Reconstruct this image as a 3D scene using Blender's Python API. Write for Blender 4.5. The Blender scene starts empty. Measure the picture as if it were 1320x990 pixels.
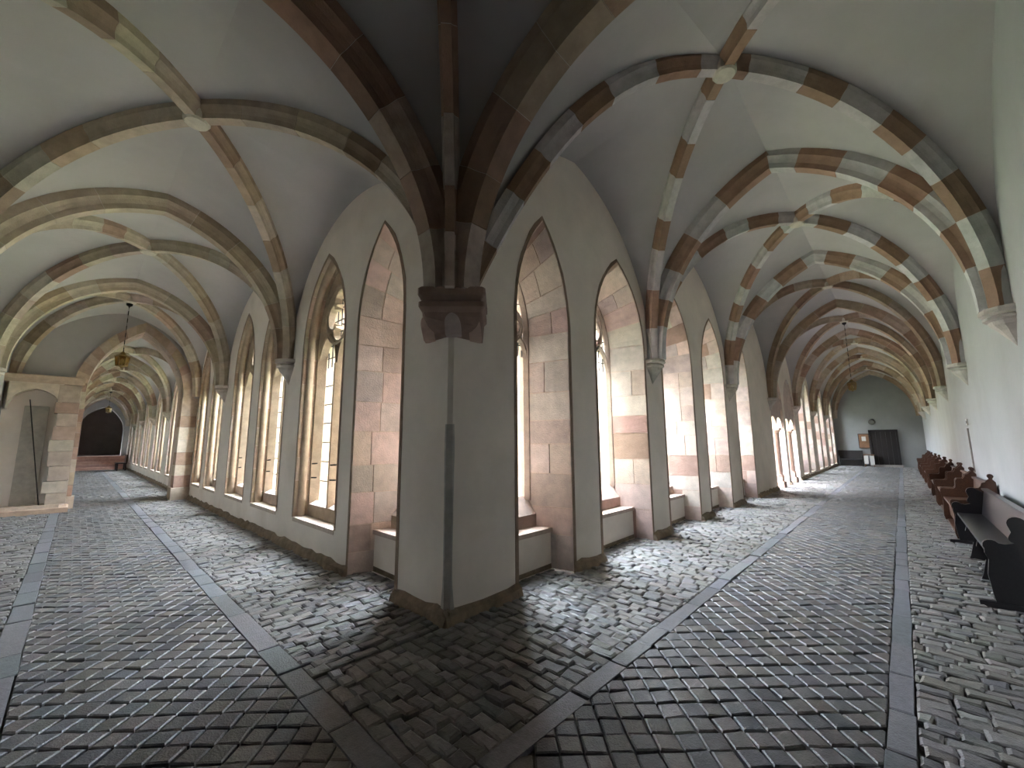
import bpy, math, random
from mathutils import Matrix, Vector
random.seed(7)
scn = bpy.context.scene
COL = scn.collection
PI = math.pi

# ------------------------------------------------------------------ camera
F_PX, YAW, PITCH, ROLL = 524.99, math.radians(43.3816), math.radians(8.1884), math.radians(-0.3372)
CAM = Vector((-2.4409, -3.1361, 1.6))
fw = Vector((math.cos(YAW)*math.cos(PITCH), math.sin(YAW)*math.cos(PITCH), math.sin(PITCH)))
r0 = Vector((math.sin(YAW), -math.cos(YAW), 0)); u0 = r0.cross(fw)
cr = math.cos(ROLL)*r0 + math.sin(ROLL)*u0
cu = -math.sin(ROLL)*r0 + math.cos(ROLL)*u0
cam_data = bpy.data.cameras.new('camera')
cam_data.sensor_width = 36.0
cam_data.lens = F_PX/1320*36
cam_data.clip_start = 0.05; cam_data.clip_end = 400
cam = bpy.data.objects.new('camera', cam_data); COL.objects.link(cam)
mw = Matrix.Identity(4)
for i in range(3):
    mw[i][0] = cr[i]; mw[i][1] = cu[i]; mw[i][2] = -fw[i]; mw[i][3] = CAM[i]
cam.matrix_world = mw
scn.camera = cam
def project(p):
    d = Vector(p) - CAM
    z = d.dot(fw)
    if z <= 0.05: return None
    return 660 + F_PX*d.dot(cr)/z, 495 - F_PX*d.dot(cu)/z, z

# ------------------------------------------------------------------ sky and exposure
world = bpy.data.worlds.new('world'); scn.world = world
world.use_nodes = True
wn = world.node_tree.nodes; wl = world.node_tree.links
bg = wn['Background']                                       # overcast sky: zenith three times as bright as the horizon
wtc = wn.new('ShaderNodeTexCoord'); wsx = wn.new('ShaderNodeSeparateXYZ'); wl.new(wtc.outputs['Generated'], wsx.inputs[0])
wmr = wn.new('ShaderNodeMapRange'); wmr.inputs['From Min'].default_value = 0; wmr.inputs['From Max'].default_value = 1
wmr.inputs['To Min'].default_value = 1.0; wmr.inputs['To Max'].default_value = 3.0
wl.new(wsx.outputs['Z'], wmr.inputs['Value'])
wsc = wn.new('ShaderNodeVectorMath'); wsc.operation = 'SCALE'; wsc.inputs[0].default_value = (0.84, 0.92, 1.04)
wl.new(wmr.outputs['Result'], wsc.inputs['Scale']); wl.new(wsc.outputs['Vector'], bg.inputs[0])
bg.inputs[1].default_value = 4.0
scn.view_settings.view_transform = 'Standard'
scn.view_settings.look = 'None'
scn.view_settings.gamma = 1
scn.view_settings.use_curve_mapping = False
scn.view_settings.exposure = 3.2
scn.cycles.max_bounces = 10
scn.cycles.diffuse_bounces = 7
scn.cycles.glossy_bounces = 3
scn.cycles.transparent_max_bounces = 12
scn.cycles.caustics_reflective = False
scn.cycles.caustics_refractive = False
scn.cycles.use_denoising = True

# ------------------------------------------------------------------ materials
MATS = {}
def material(name, col=(.5,.5,.5), rough=.8, attr=False, vary=.12, scale=6, bump=.15, bscale=40, metal=0,
             spec=.5, stain=None, coat=0, detail=4, stretch=None):
    m = bpy.data.materials.new(name); m.use_nodes = True
    nt = m.node_tree; N = nt.nodes; L = nt.links
    b = N['Principled BSDF']
    b.inputs['Roughness'].default_value = rough
    b.inputs['Metallic'].default_value = metal
    b.inputs['Specular IOR Level'].default_value = spec
    b.inputs['Coat Weight'].default_value = coat
    geo = N.new('ShaderNodeNewGeometry')
    vec = geo.outputs['Position']
    if stretch:
        mp = N.new('ShaderNodeMapping'); mp.inputs['Scale'].default_value = stretch
        L.new(vec, mp.inputs['Vector']); vec = mp.outputs['Vector']
    nz = N.new('ShaderNodeTexNoise'); nz.inputs['Scale'].default_value = scale
    nz.inputs['Detail'].default_value = detail; nz.inputs['Roughness'].default_value = .6
    L.new(vec, nz.inputs['Vector'])
    mr = N.new('ShaderNodeMapRange'); mr.inputs['From Min'].default_value = .3; mr.inputs['From Max'].default_value = .7
    mr.inputs['To Min'].default_value = 1-vary; mr.inputs['To Max'].default_value = 1+vary
    L.new(nz.outputs['Fac'], mr.inputs['Value'])
    mul = N.new('ShaderNodeVectorMath'); mul.operation = 'SCALE'
    if attr:
        at = N.new('ShaderNodeAttribute'); at.attribute_name = 'tone'
        L.new(at.outputs['Color'], mul.inputs[0])
    else:
        mul.inputs[0].default_value = col
    L.new(mr.outputs['Result'], mul.inputs['Scale'])
    out = mul.outputs['Vector']
    if stain:
        scol, sscale, lo, hi = stain
        n2 = N.new('ShaderNodeTexNoise'); n2.inputs['Scale'].default_value = sscale; n2.inputs['Detail'].default_value = 6
        L.new(geo.outputs['Position'], n2.inputs['Vector'])
        m2 = N.new('ShaderNodeMapRange'); m2.inputs['From Min'].default_value = lo; m2.inputs['From Max'].default_value = hi
        L.new(n2.outputs['Fac'], m2.inputs['Value'])
        mx = N.new('ShaderNodeMix'); mx.data_type = 'RGBA'
        L.new(m2.outputs['Result'], mx.inputs['Factor'])
        L.new(out, mx.inputs['A']); mx.inputs['B'].default_value = (*scol, 1)
        out = mx.outputs['Result']
    L.new(out, b.inputs['Base Color'])
    if bump:
        n3 = N.new('ShaderNodeTexNoise'); n3.inputs['Scale'].default_value = bscale; n3.inputs['Detail'].default_value = 5
        L.new(vec, n3.inputs['Vector'])
        bp = N.new('ShaderNodeBump'); bp.inputs['Strength'].default_value = bump; bp.inputs['Distance'].default_value = .02
        L.new(n3.outputs['Fac'], bp.inputs['Height'])
        L.new(bp.outputs['Normal'], b.inputs['Normal'])
    MATS[name] = m
    return m
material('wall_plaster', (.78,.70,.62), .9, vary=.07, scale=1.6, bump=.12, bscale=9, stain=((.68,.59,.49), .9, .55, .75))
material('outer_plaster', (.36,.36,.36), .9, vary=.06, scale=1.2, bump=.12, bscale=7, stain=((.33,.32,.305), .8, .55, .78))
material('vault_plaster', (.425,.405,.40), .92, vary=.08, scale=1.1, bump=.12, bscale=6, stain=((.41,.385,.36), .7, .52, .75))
material('stone', rough=.88, attr=True, vary=.16, scale=7, bump=.25, bscale=60)
material('floor_stone', rough=.42, attr=True, vary=.2, scale=22, bump=.3, bscale=90, spec=.5)
material('mortar', (.085,.08,.075), .95, vary=.2, scale=30, bump=.4, bscale=80)
material('joint_mortar', (.50,.43,.37), .95, vary=.1, scale=20)
material('dirt_plinth', (.22,.165,.115), .95, vary=.3, scale=9, bump=.6, bscale=30)
material('black_wood', (.012,.010,.012), .28, vary=.3, scale=5, bump=.05, bscale=30, coat=.2, stretch=(1,8,8))
material('brown_wood', (.060,.024,.012), .42, vary=.35, scale=5, bump=.08, bscale=30, coat=.15, stretch=(1,9,9))
material('door_wood', (.010,.006,.005), .75, vary=.3, scale=4, bump=.1, bscale=30, stretch=(9,9,1))
material('board_wood', (.20,.10,.05), .6, vary=.2, scale=6)
material('iron', (.03,.028,.027), .55, metal=.7, vary=.2, scale=30, bump=.1)
material('brass', (.20,.13,.04), .5, metal=.8, vary=.2, scale=30, bump=.05)
material('paper', (.60,.58,.54), .8, vary=.03, bump=0)
material('lawn', (.15,.17,.10), .95, vary=.3, scale=3, bump=.6, bscale=30)
material('roof_cover', (.16,.10,.08), .9)
material('shaded_end_plaster', (.25,.255,.255), .9, vary=.08, scale=1.2, bump=.12, bscale=7)  # outer plaster darkened so its colour carries the dimness of the far end
material('dim_plaster', (.55,.53,.50), .95, vary=.1, scale=2)
def glass_mat(name, tint, fac, rough=.05):
    m = bpy.data.materials.new(name); m.use_nodes = True
    nt = m.node_tree; N = nt.nodes; L = nt.links
    N.remove(N['Principled BSDF'])
    t = N.new('ShaderNodeBsdfTransparent'); t.inputs[0].default_value = (*tint, 1)
    g = N.new('ShaderNodeBsdfGlossy'); g.inputs['Roughness'].default_value = rough
    mx = N.new('ShaderNodeMixShader'); mx.inputs[0].default_value = fac
    L.new(t.outputs[0], mx.inputs[1]); L.new(g.outputs[0], mx.inputs[2])
    L.new(mx.outputs[0], N['Material Output'].inputs[0])
    MATS[name] = m
glass_mat('window_glass', (.95,.97,.97), .06)
glass_mat('amber_glass', (.75,.55,.25), .12, .2)

# ------------------------------------------------------------------ mesh builder
class MB:
    def __init__(self, xf=None):
        self.v = []; self.f = []; self.c = []; self.m = []; self.xf = xf; self.s = []
    def add(self, verts, faces, col=(.5,.5,.5), mi=0, smooth=False):
        o = len(self.v)
        if self.xf: verts = [self.xf(p) for p in verts]
        self.v.extend([tuple(p) for p in verts])
        for f in faces:
            self.f.append(tuple(i+o for i in f)); self.c.append(col); self.m.append(mi); self.s.append(smooth)
        return self
    def box(self, x0,x1,y0,y1,z0,z1, col=(.5,.5,.5), mi=0, bev=0):
        if bev:
            return self.prism([(x0,y0),(x1,y0),(x1,y1),(x0,y1)], z0, z1, col, mi, bev)
        V = [(x,y,z) for z in (z0,z1) for (x,y) in ((x0,y0),(x1,y0),(x1,y1),(x0,y1))]
        return self.add(V, [(3,2,1,0),(4,5,6,7),(0,1,5,4),(1,2,6,5),(2,3,7,6),(3,0,4,7)], col, mi)
    def prism(self, poly, z0, z1, col=(.5,.5,.5), mi=0, bev=0, tilt=(0,0)):
        n = len(poly); cx = sum(p[0] for p in poly)/n; cy = sum(p[1] for p in poly)/n
        V = [(x,y,z0) for x,y in poly]
        if bev:
            V += [(x,y,z1-bev*.7+tilt[0]*(x-cx)+tilt[1]*(y-cy)) for x,y in poly]
            for x,y in poly:
                dx,dy = cx-x, cy-y; l = math.hypot(dx,dy) or 1; k = min(bev*1.4/l, .45)
                V.append((x+dx*k, y+dy*k, z1+tilt[0]*(x-cx)+tilt[1]*(y-cy)))
            rings = 3
        else:
            V += [(x,y,z1) for x,y in poly]; rings = 2
        Fs = []
        for r in range(rings-1):
            for i in range(n):
                j = (i+1) % n
                Fs.append((r*n+i, r*n+j, (r+1)*n+j, (r+1)*n+i))
        Fs.append(tuple((rings-1)*n+i for i in range(n)))
        Fs.append(tuple(range(n-1,-1,-1)))
        return self.add(V, Fs, col, mi)
    def extrude(self, poly, fn, d0, d1, col=(.5,.5,.5), mi=0):
        """poly of 2D points; fn(a,b,d) -> 3D; closed solid between d0 and d1"""
        n = len(poly)
        V = [fn(a,b,d0) for a,b in poly] + [fn(a,b,d1) for a,b in poly]
        Fs = [(i,(i+1)%n,n+(i+1)%n,n+i) for i in range(n)] + [tuple(range(n-1,-1,-1)), tuple(range(n,2*n))]
        return self.add(V, Fs, col, mi)
    def lathe(self, prof, cx, cy, n=16, a0=0, a1=2*PI, col=(.5,.5,.5), mi=0, smooth=False):
        full = abs(a1-a0-2*PI) < 1e-6
        k = n if full else n+1
        V = []
        for r,z in prof:
            for i in range(k):
                a = a0 + (a1-a0)*i/n
                V.append((cx+r*math.cos(a), cy+r*math.sin(a), z))
        Fs = []
        for j in range(len(prof)-1):
            for i in range(n):
                i2 = (i+1) % k if full else i+1
                Fs.append((j*k+i, j*k+i2, (j+1)*k+i2, (j+1)*k+i))
        self.add(V, Fs, col, mi, smooth)
        if not full or True:
            self.add([V[i] for i in range(k)] if not self.xf else V[:k], [tuple(range(k-1,-1,-1))], col, mi)
            self.add(V[-k:], [tuple(range(k))], col, mi)
        return self
    def tube(self, pts, r, n=8, col=(.5,.5,.5), mi=0):
        pts = [Vector(p) for p in pts]; V = []; m = len(pts)
        for i,p in enumerate(pts):
            t = (pts[min(i+1,m-1)]-pts[max(i-1,0)]).normalized()
            up = Vector((0,0,1)) if abs(t.z) < .9 else Vector((1,0,0))
            a = t.cross(up).normalized(); b = t.cross(a)
            for k in range(n):
                w = 2*PI*k/n
                V.append(tuple(p + a*(r*math.cos(w)) + b*(r*math.sin(w))))
        Fs = [(i*n+k, i*n+(k+1)%n, (i+1)*n+(k+1)%n, (i+1)*n+k) for i in range(m-1) for k in range(n)]
        Fs += [tuple(range(n-1,-1,-1)), tuple((m-1)*n+k for k in range(n))]
        return self.add(V, Fs, col, mi, n > 6)
    def build(self, name, mats, parent=None, center=False):
        me = bpy.data.meshes.new(name)
        off = Vector((0,0,0))
        V = self.v
        if center and V:
            off = Vector(((min(p[0] for p in V)+max(p[0] for p in V))/2, (min(p[1] for p in V)+max(p[1] for p in V))/2, min(p[2] for p in V)))
            V = [(p[0]-off.x, p[1]-off.y, p[2]-off.z) for p in V]
        me.from_pydata(V, [], self.f)
        if not isinstance(mats, (list,tuple)): mats = [mats]
        for m in mats: me.materials.append(MATS[m])
        me.polygons.foreach_set('material_index', self.m)
        me.polygons.foreach_set('use_smooth', self.s)
        at = me.attributes.new('tone', 'FLOAT_COLOR', 'CORNER')
        buf = []
        for f,c in zip(self.f, self.c): buf.extend((c[0],c[1],c[2],1.0)*len(f))
        at.data.foreach_set('color', buf)
        me.update()
        o = bpy.data.objects.new(name, me); COL.objects.link(o)
        o.location = off
        if parent is not None:
            o.parent = parent
            o.location = off - WORLD_LOC.get(parent.name, Vector((0,0,0)))
        WORLD_LOC[o.name] = off
        return o
WORLD_LOC = {}
def tag(o, label=None, cat=None, group=None, kind=None):
    if label: o['label'] = label
    if cat: o['category'] = cat
    if group: o['group'] = group
    if kind: o['kind'] = kind
    return o
def empty(name, loc, rz=0):
    o = bpy.data.objects.new(name, None); COL.objects.link(o)
    o.location = loc; o.rotation_euler = (0,0,rz); o.empty_display_size = .1
    return o
ORD = ['first','second','third','fourth','fifth','sixth','seventh','eighth','ninth','tenth','eleventh','twelfth','thirteenth','fourteenth','fifteenth','sixteenth']
def lerp(a,b,t): return a+(b-a)*t
def jit(c, k=.12):
    s = 1+random.uniform(-k,k)
    return tuple(max(0,min(1,x*s*(1+random.uniform(-.04,.04)))) for x in c)

# the two arms of the cloister share one corner pier at the origin:
# right arm runs along +X (courtyard wall on y=0), left arm along +Y (courtyard wall on x=0)
def XR(p): return (p[0], p[1], p[2])
def XL(p): return (p[1], p[0], p[2])
WR, WL = 4.17, 3.75          # walk widths
BAY = 4.55
SPR = 3.05                   # springing height
WALL_T = .95
PALE = (.50,.485,.475); TAN = (.42,.355,.27); OCHRE=(.38,.29,.20)
PINK = (.48,.38,.34); ROSE = (.36,.245,.20); CREAM = (.53,.46,.41); BUFF = (.52,.445,.365)

# ------------------------------------------------------------------ openings
# s0, s1, apex_s, apex_z, spring_z, niche(down to floor), sill_z, near
WIN_R = [(.96,1.99,1.47,4.5,3.15,True,0,2), (2.69,4.25,3.42,4.56,3.2,True,0,2), (5.0,6.5,5.75,4.55,3.2,True,0,2),
         (7.2,8.7,7.92,4.55,3.2,True,0,2), (9.7,11.05,10.4,4.55,3.2,True,0,2)]
ARC_R = [(13.75,15.72,14.74,4.1,2.9), (16.08,18.0,17.04,4.1,2.9)]
for k in range(3):
    b = 18.2+BAY*k
    WIN_R += [(b+.75,b+2.1,b+1.42,4.3,3.1,False,.18,0), (b+2.7,b+4.05,b+3.38,4.3,3.1,False,.18,0)]
WIN_L = [(.88,1.98,1.40,4.4,3.15,True,0,2), (2.42,3.91,3.12,4.52,3.2,False,.47,2), (4.72,6.2,5.46,4.5,3.2,False,.47,2),
         (6.8,8.26,7.53,4.55,3.2,False,.47,2), (9.25,10.62,9.94,4.45,3.2,False,.47,1), (11.1,12.3,11.7,4.4,3.2,False,.47,1)]
for k in range(5):
    b = 13.65+BAY*k
    WIN_L += [(b+.7,b+2.05,b+1.37,4.1,2.9,False,.47,0), (b+2.65,b+4.0,b+3.33,4.1,2.9,False,.47,0)]

def half_arch(a, h, n):
    """(r, z) from springing (0,0) to apex (a,h), vertical tangent at springing"""
    out = []
    if h >= a:
        R = (a*a+h*h)/(2*a); t1 = math.asin(min(1,h/R))
        if R < a: t1 = PI - t1
        for i in range(n+1):
            t = t1*i/n; out.append((R-R*math.cos(t), R*math.sin(t)))
    else:
        for i in range(n+1):
            t = PI/2*i/n; out.append((a-a*math.cos(t), h*math.sin(t)))
    out[-1] = (a,h)
    return out
def outline(s0,s1,ap,az,spr,zb,n=8):
    L = [(s0+r, spr+z) for r,z in half_arch(ap-s0, az-spr, n)]
    Rr = [(s1-r, spr+z) for r,z in half_arch(s1-ap, az-spr, n)]
    return [(s0,zb)] + L + Rr[::-1][1:] + [(s1,zb)]

def wall_front(mb, wins, s_start, s_end, ztop, d, col=(.5,.5,.5)):
    """wall face in plane d with arched openings cut out"""
    s = s_start
    def quad(sa,za,zb_,sb,zc,zd):
        mb.add([(sa,d,za),(sb,d,zc),(sb,d,zd),(sa,d,zb_)], [(0,1,2,3)], col)
    for w in sorted(wins):
        s0,s1,ap,az,spr,niche,sill = w[:7]
        if s0 > s: quad(s,0,ztop,s0,0,ztop)
        o = outline(s0,s1,ap,az,spr,spr)
        for (a,za),(b,zb_) in zip(o[:-1],o[1:]):
            if b-a > 1e-6: quad(a,za,ztop,b,zb_,ztop)
        if not niche: quad(s0,0,sill,s1,0,sill)
        s = s1
    if s < s_end: quad(s,0,ztop,s_end,0,ztop)

def make_wall(name, xf, wins, s_start, s_end, ztop, label):
    mb = MB(xf)
    wall_front(mb, wins, s_start, s_end, ztop, 0)
    wall_front(mb, [(w[0]+.1,w[1]-.1,w[2],w[3]-.1)+tuple(w[4:5])+(False,.6)+tuple(w[7:]) if True else w for w in wins], WALL_T, s_end, ztop, WALL_T)
    mb.add([(s_start,0,ztop),(s_end,0,ztop),(s_end,WALL_T,ztop),(s_start,WALL_T,ztop)], [(0,1,2,3)])
    o = mb.build(name, 'wall_plaster')
    return tag(o, label, 'wall', kind='structure')

def as7(a): return (a[0],a[1],a[2],a[3],a[4],True,0,1)
CH = .04
wall_right_inner = make_wall('wall_right_inner', XR, WIN_R+[as7(a) for a in ARC_R], CH, 32.0, 6.78,
    'pale plastered courtyard wall with niche windows facing the row of pews')
wall_left_inner = make_wall('wall_left_inner', XL, WIN_L, CH, 36.5, 6.78,
    'pale plastered courtyard wall with low sills along the arm without pews')

# chamfered corner of the corner pier: repaired grey strip below, rough plaster edge above
mb = MB()
mb.add([(CH,0,0),(0,CH,0),(0,CH,6.78),(CH,0,6.78)], [(0,1,2,3)])
c0 = mb.build('pier_edge', 'wall_plaster', wall_right_inner)
mb = MB()
pts = []
for i in range(13):
    z = 1.78*i/12
    pts.append((.012+random.uniform(0,.012)+(.05 if i == 0 else 0)+(.02 if i == 1 else 0), random.uniform(-.004,.004), z))
GREY = (.44,.41,.37)
def edge_ring(e, k, z):
    q = .010
    return [(CH+e,.0,z),(CH+e*.8,-q,z),(CH*.9+k,-q,z),(-q,CH*.9+k,z),(-q,CH+e*.8,z),(0,CH+e,z)]
for p,q in zip(pts[:-1],pts[1:]):
    A,B = edge_ring(*p),edge_ring(*q)
    mb.add(A+B, [(i,i+1,i+7,i+6) for i in range(5)], GREY)
mb.add(edge_ring(*pts[-1]), [(0,1,2,3,4,5)], GREY)
pe = mb.build('edge_repair', 'stone', wall_right_inner); pe['label'] = 'grey repaired strip on the pier edge'

# ------------------------------------------------------------------ windows
def ribbon(mb, path, w, d0, d1, col, closed=False, cham=.35):
    """moulded bar following a path in the wall plane (s,z): chamfered towards d0"""
    n = len(path); V = []
    for i,(s,z) in enumerate(path):
        if closed: a = path[(i-1)%n]; b = path[(i+1)%n]
        else: a = path[max(i-1,0)]; b = path[min(i+1,n-1)]
        tx,tz = b[0]-a[0], b[1]-a[1]; l = math.hypot(tx,tz) or 1
        nx,nz = -tz/l, tx/l
        dm = lerp(d0,d1,.45)
        for k,d in ((-.5,d1),(-.5,dm),(-.5*cham,d0),(.5*cham,d0),(.5,dm),(.5,d1)):
            V.append((s+nx*w*k, d, z+nz*w*k))
    Fs = []
    for i in range(n if closed else n-1):
        j = (i+1)%n
        for k in range(6):
            k2 = (k+1)%6
            Fs.append((i*6+k, i*6+k2, j*6+k2, j*6+k))
    if not closed:
        Fs += [tuple(range(6)), tuple((n-1)*6+k for k in range(5,-1,-1))]
    mb.add(V, Fs, col)

def reveal_stones(xf, parent, Fp, Bp, dF, dB, palette, near, lo=.28, hi=.46):
    """individual ashlar blocks lining the opening, following the outline"""
    cum = [0]
    for a,b in zip(Fp[:-1],Fp[1:]): cum.append(cum[-1]+math.hypot(b[0]-a[0],b[1]-a[1]))
    tot = cum[-1]
    cs = sum(p[0] for p in Fp)/len(Fp)
    def at(l):
        for i in range(len(cum)-1):
            if l <= cum[i+1]+1e-9:
                t = (l-cum[i])/max(1e-9,cum[i+1]-cum[i]); break
        a,b = Fp[i],Fp[i+1]; a2,b2 = Bp[i],Bp[i+1]
        tx,tz = b[0]-a[0], b[1]-a[1]; q = math.hypot(tx,tz) or 1
        return (lerp(a[0],b[0],t),lerp(a[1],b[1],t)), (lerp(a2[0],b2[0],t),lerp(a2[1],b2[1],t)), (tz/q,-tx/q)
    back = MB(xf)
    for i in range(len(Fp)-1):
        a,b,a2,b2 = Fp[i],Fp[i+1],Bp[i],Bp[i+1]
        back.add([(a[0],dF,a[1]),(b[0],dF,b[1]),(b2[0],dB,b2[1]),(a2[0],dB,a2[1])], [(0,1,2,3)], (.56,.44,.36))
    ro = back.build('reveal', 'stone', parent)
    merged = None if near else MB(xf)
    l = 0
    while l < tot-.02:
        h = random.uniform(lo,hi)
        if tot-l-h < .2: h = tot-l
        cuts = [0, 1] if random.random() < .42 else [0, random.uniform(.35,.65), 1]
        for f0,f1 in zip(cuts[:-1],cuts[1:]):
            mb = MB(xf) if near else merged
            col = jit(random.choice(palette), .12)
            g = .006; a,b = l+g, l+h-g
            ls = [a] + [c for c in cum if a+.03 < c < b-.03] + [b]
            pr = .006+random.uniform(0,.006)
            V = []; n = len(ls); gd = .006/max(.1,abs(dB-dF))
            fa = f0+gd if f0 > 0 else 0.0; fb = f1-gd
            for x in ls:
                P,Q,nn = at(x)
                for ff,p_ in ((fa,-.002),(fa,pr),(fb,pr),(fb,-.002)):
                    s = lerp(P[0],Q[0],ff)+nn[0]*p_; z = lerp(P[1],Q[1],ff)+nn[1]*p_
                    V.append((s, lerp(dF,dB,ff), z))
            Fs = []
            for i in range(n-1):
                for k in range(3): Fs.append((i*4+k,(i+1)*4+k,(i+1)*4+k+1,i*4+k+1))
            Fs += [(0,1,2,3), tuple((n-1)*4+k for k in (3,2,1,0))]
            mb.add(V, Fs, col)
            if near: mb.build('ashlar_block', 'stone', ro, center=True)
        l += h
    if not near: 
        so = merged.build('ashlar_blocks', 'stone', ro); so['kind'] = 'stuff'
    return ro

WIN_NO = [0]
def add_portal(xf, s0, s1, z0, z1, d):
    li = bpy.data.lights.new('daylight_portal', 'AREA'); li.shape = 'RECTANGLE'
    li.size = s1-s0; li.size_y = z1-z0
    li.cycles.is_portal = True
    o = bpy.data.objects.new('daylight_portal', li); COL.objects.link(o)
    c = Vector(xf(((s0+s1)/2, d, (z0+z1)/2)))
    nrm = Vector(xf((0,-1,0)))           # into the walk
    zax = -nrm; yax = Vector((0,0,1)); xax = yax.cross(zax)
    M = Matrix.Identity(4)
    for i in range(3): M[i][0]=xax[i]; M[i][1]=yax[i]; M[i][2]=zax[i]; M[i][3]=c[i]
    o.matrix_world = M

def make_window(xf, w, right, label):
    s0,s1,ap,az,spr,niche,sill,near = w
    WIN_NO[0] += 1
    deep = right or niche
    D = .58 if deep else .20
    spl = (.14 if deep else .03)
    zb = 0 if niche else sill
    k = 1-2*spl/(s1-s0)
    Fp = outline(s0,s1,ap,az,spr,zb)
    def shrink(p):
        s = ap+(p[0]-ap)*k
        z = p[1] if p[1] <= spr else spr+(p[1]-spr)*(k if not deep else k*.97)
        return (s,z)
    Bp = [shrink(p) for p in Fp]
    b0,b1 = Bp[0][0],Bp[-1][0]; baz = max(p[1] for p in Bp)
    # outer reveal of the window is the root mesh
    ob = MB(xf)
    zlight = .88 if right else .70
    if not right and niche: zlight = .88
    for i in range(len(Bp)-1):
        a,b = Bp[i],Bp[i+1]
        a = (a[0],max(a[1],zlight-.3)); b = (b[0],max(b[1],zlight-.3))
        ob.add([(a[0],D,a[1]),(b[0],D,b[1]),(ap+(b[0]-ap)*1.12,WALL_T,b[1]+(.05 if b[1]>spr else 0)),(ap+(a[0]-ap)*1.12,WALL_T,a[1]+(.05 if a[1]>spr else 0))],
               [(0,1,2,3)], (.55,.46,.40))
    root = ob.build('window_%d' % WIN_NO[0], 'stone')
    tag(root, label, 'window', kind='structure')
    pal = [PINK,PINK,ROSE,CREAM,CREAM,(.60,.48,.425)] if right else [(.44,.355,.27),(.42,.33,.25),(.37,.275,.195),(.46,.385,.305),(.40,.30,.215)]  # left jambs: tan sandstone, tones lowered to carry the shade of the reveals
    if not right and near == 0: pal = [PINK,CREAM,(.50,.40,.34)]
    if niche and not right: pal = [PINK,(.61,.475,.425),(.57,.44,.39),CREAM]
    reveal_stones(xf, root, Fp, Bp, 0, D, pal, near > 0)
    # thin worn stone edge round the opening on the wall face
    eb = MB(xf)
    wE = .045
    n = len(Fp); V = []
    for i,(s,z) in enumerate(Fp):
        a = Fp[max(i-1,0)]; b = Fp[min(i+1,n-1)]
        tx,tz = b[0]-a[0], b[1]-a[1]; l = math.hypot(tx,tz) or 1
        nx,nz = -tz/l, tx/l
        ww = wE+random.uniform(-.006,.010)
        V += [(s,.004,z),(s,-.008,z),(s+nx*ww,-.006,z+nz*ww),(s+nx*ww,.004,z+nz*ww)]
    Fs = [(i*4+q,(i+1)*4+q,(i+1)*4+q+1,i*4+q+1) for i in range(n-1) for q in range(3)]
    eb.add(V, Fs, (.27,.19,.135) if right else (.30,.215,.155))
    eb.build('edge_band', 'stone', root)
    sx = lambda f,d: ap+(f-ap)*(1-(1-k)*d/D)      # splayed jamb position at depth d
    if niche:
        a,b = sx(s0,.3)-.02, sx(s1,.3)+.02
        pp = MB(xf); pp.box(a,b,.3,.56,-.02,.45); pp.build('parapet', 'wall_plaster', root)
        fb = MB(xf)
        fb.add([(a+.01,.295,0),(b-.01,.295,0),(b-.01,.30,.06),(a+.01,.30,.045)], [(0,1,2,3)], (.2,.15,.1)); 
        fb.build('stained_foot', 'dirt_plinth', root)
        sl = MB(xf); sl.box(sx(s0,.29),sx(s1,.29),.275,.52,.45,.505,(.48,.37,.305)); sl.build('sill', 'stone', root)
        d_r, z_r, z_s = .5, .505, .66
    else:
        sl = MB(xf); sl.box(s0+.004,s1-.004,-.012,.22,sill-.06,sill,(.50,.41,.33)); sl.build('sill', 'stone', root)
        d_r, z_r, z_s = .2, sill, (sill+.18)
    rs = MB(xf)
    a,b = sx(s0,d_r), sx(s1,d_r); zt = zlight
    rs.add([(a,d_r,z_r),(b,d_r,z_r),(b,d_r,z_s),(a,d_r,z_s)], [(0,1,2,3)], jit(ROSE if right else (.44,.34,.26)))
    rs.build('riser', 'stone', root)
    sp = MB(xf)
    sp.add([(a,d_r,z_s),(b,d_r,z_s),(b1,D+.09,zt),(b0,D+.09,zt)], [(0,1,2,3)], (.60,.48,.41))
    sp.add([(b0,D+.09,zt),(b1,D+.09,zt),(b1,WALL_T,zt-.1),(b0,WALL_T,zt-.1)], [(0,1,2,3)], (.60,.48,.41))
    sp.build('sloping_sill', 'stone', root)
    if not deep:
        rm = MB(xf); rd = .105
        rm.tube([(lerp(p[0],ap,.02), rd, max(p[1],sill+.005) if p[1] <= spr else spr+(p[1]-spr)*.98) for p in Fp], .062, 8, (.40,.31,.23))
        rm.build('roll_moulding', 'stone', root)
    # tracery
    d0,d1 = D, D+(.15 if deep else .27)
    thick = 1.0 if deep else 1.35
    tc = (.50,.40,.335) if right else (.46,.365,.265)
    fr = MB(xf); ribbon(fr, [(p[0],max(p[1],zt-.05)) for p in Bp], 0.11 if deep else .22, d0, d1, tc); fr.build('window_frame', 'stone', root)
    mid = (b0+b1)/2; hw = (b1-b0)/2
    zs = spr-.35; la = hw*.5
    m_ = MB(xf); ribbon(m_, [(mid,zt-.05),(mid,zs)], .10*thick, d0, d1, tc); m_.build('mullion', 'stone', root)
    lz = hw*.72
    for q in (0,1):
        c0_,c1_ = (b0,mid) if q == 0 else (mid,b1)
        pth = outline(c0_+.02,c1_-.02,(c0_+c1_)/2,zs+lz,zs,zs,6)
        l_ = MB(xf); ribbon(l_, pth, .08*thick, d0+.02, d1-.02, tc); l_.build('lancet_head', 'stone', root)
    rq = min(hw*.66, (baz-zs-lz*.55)/2.1); zc = zs+lz*.62+rq
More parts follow.
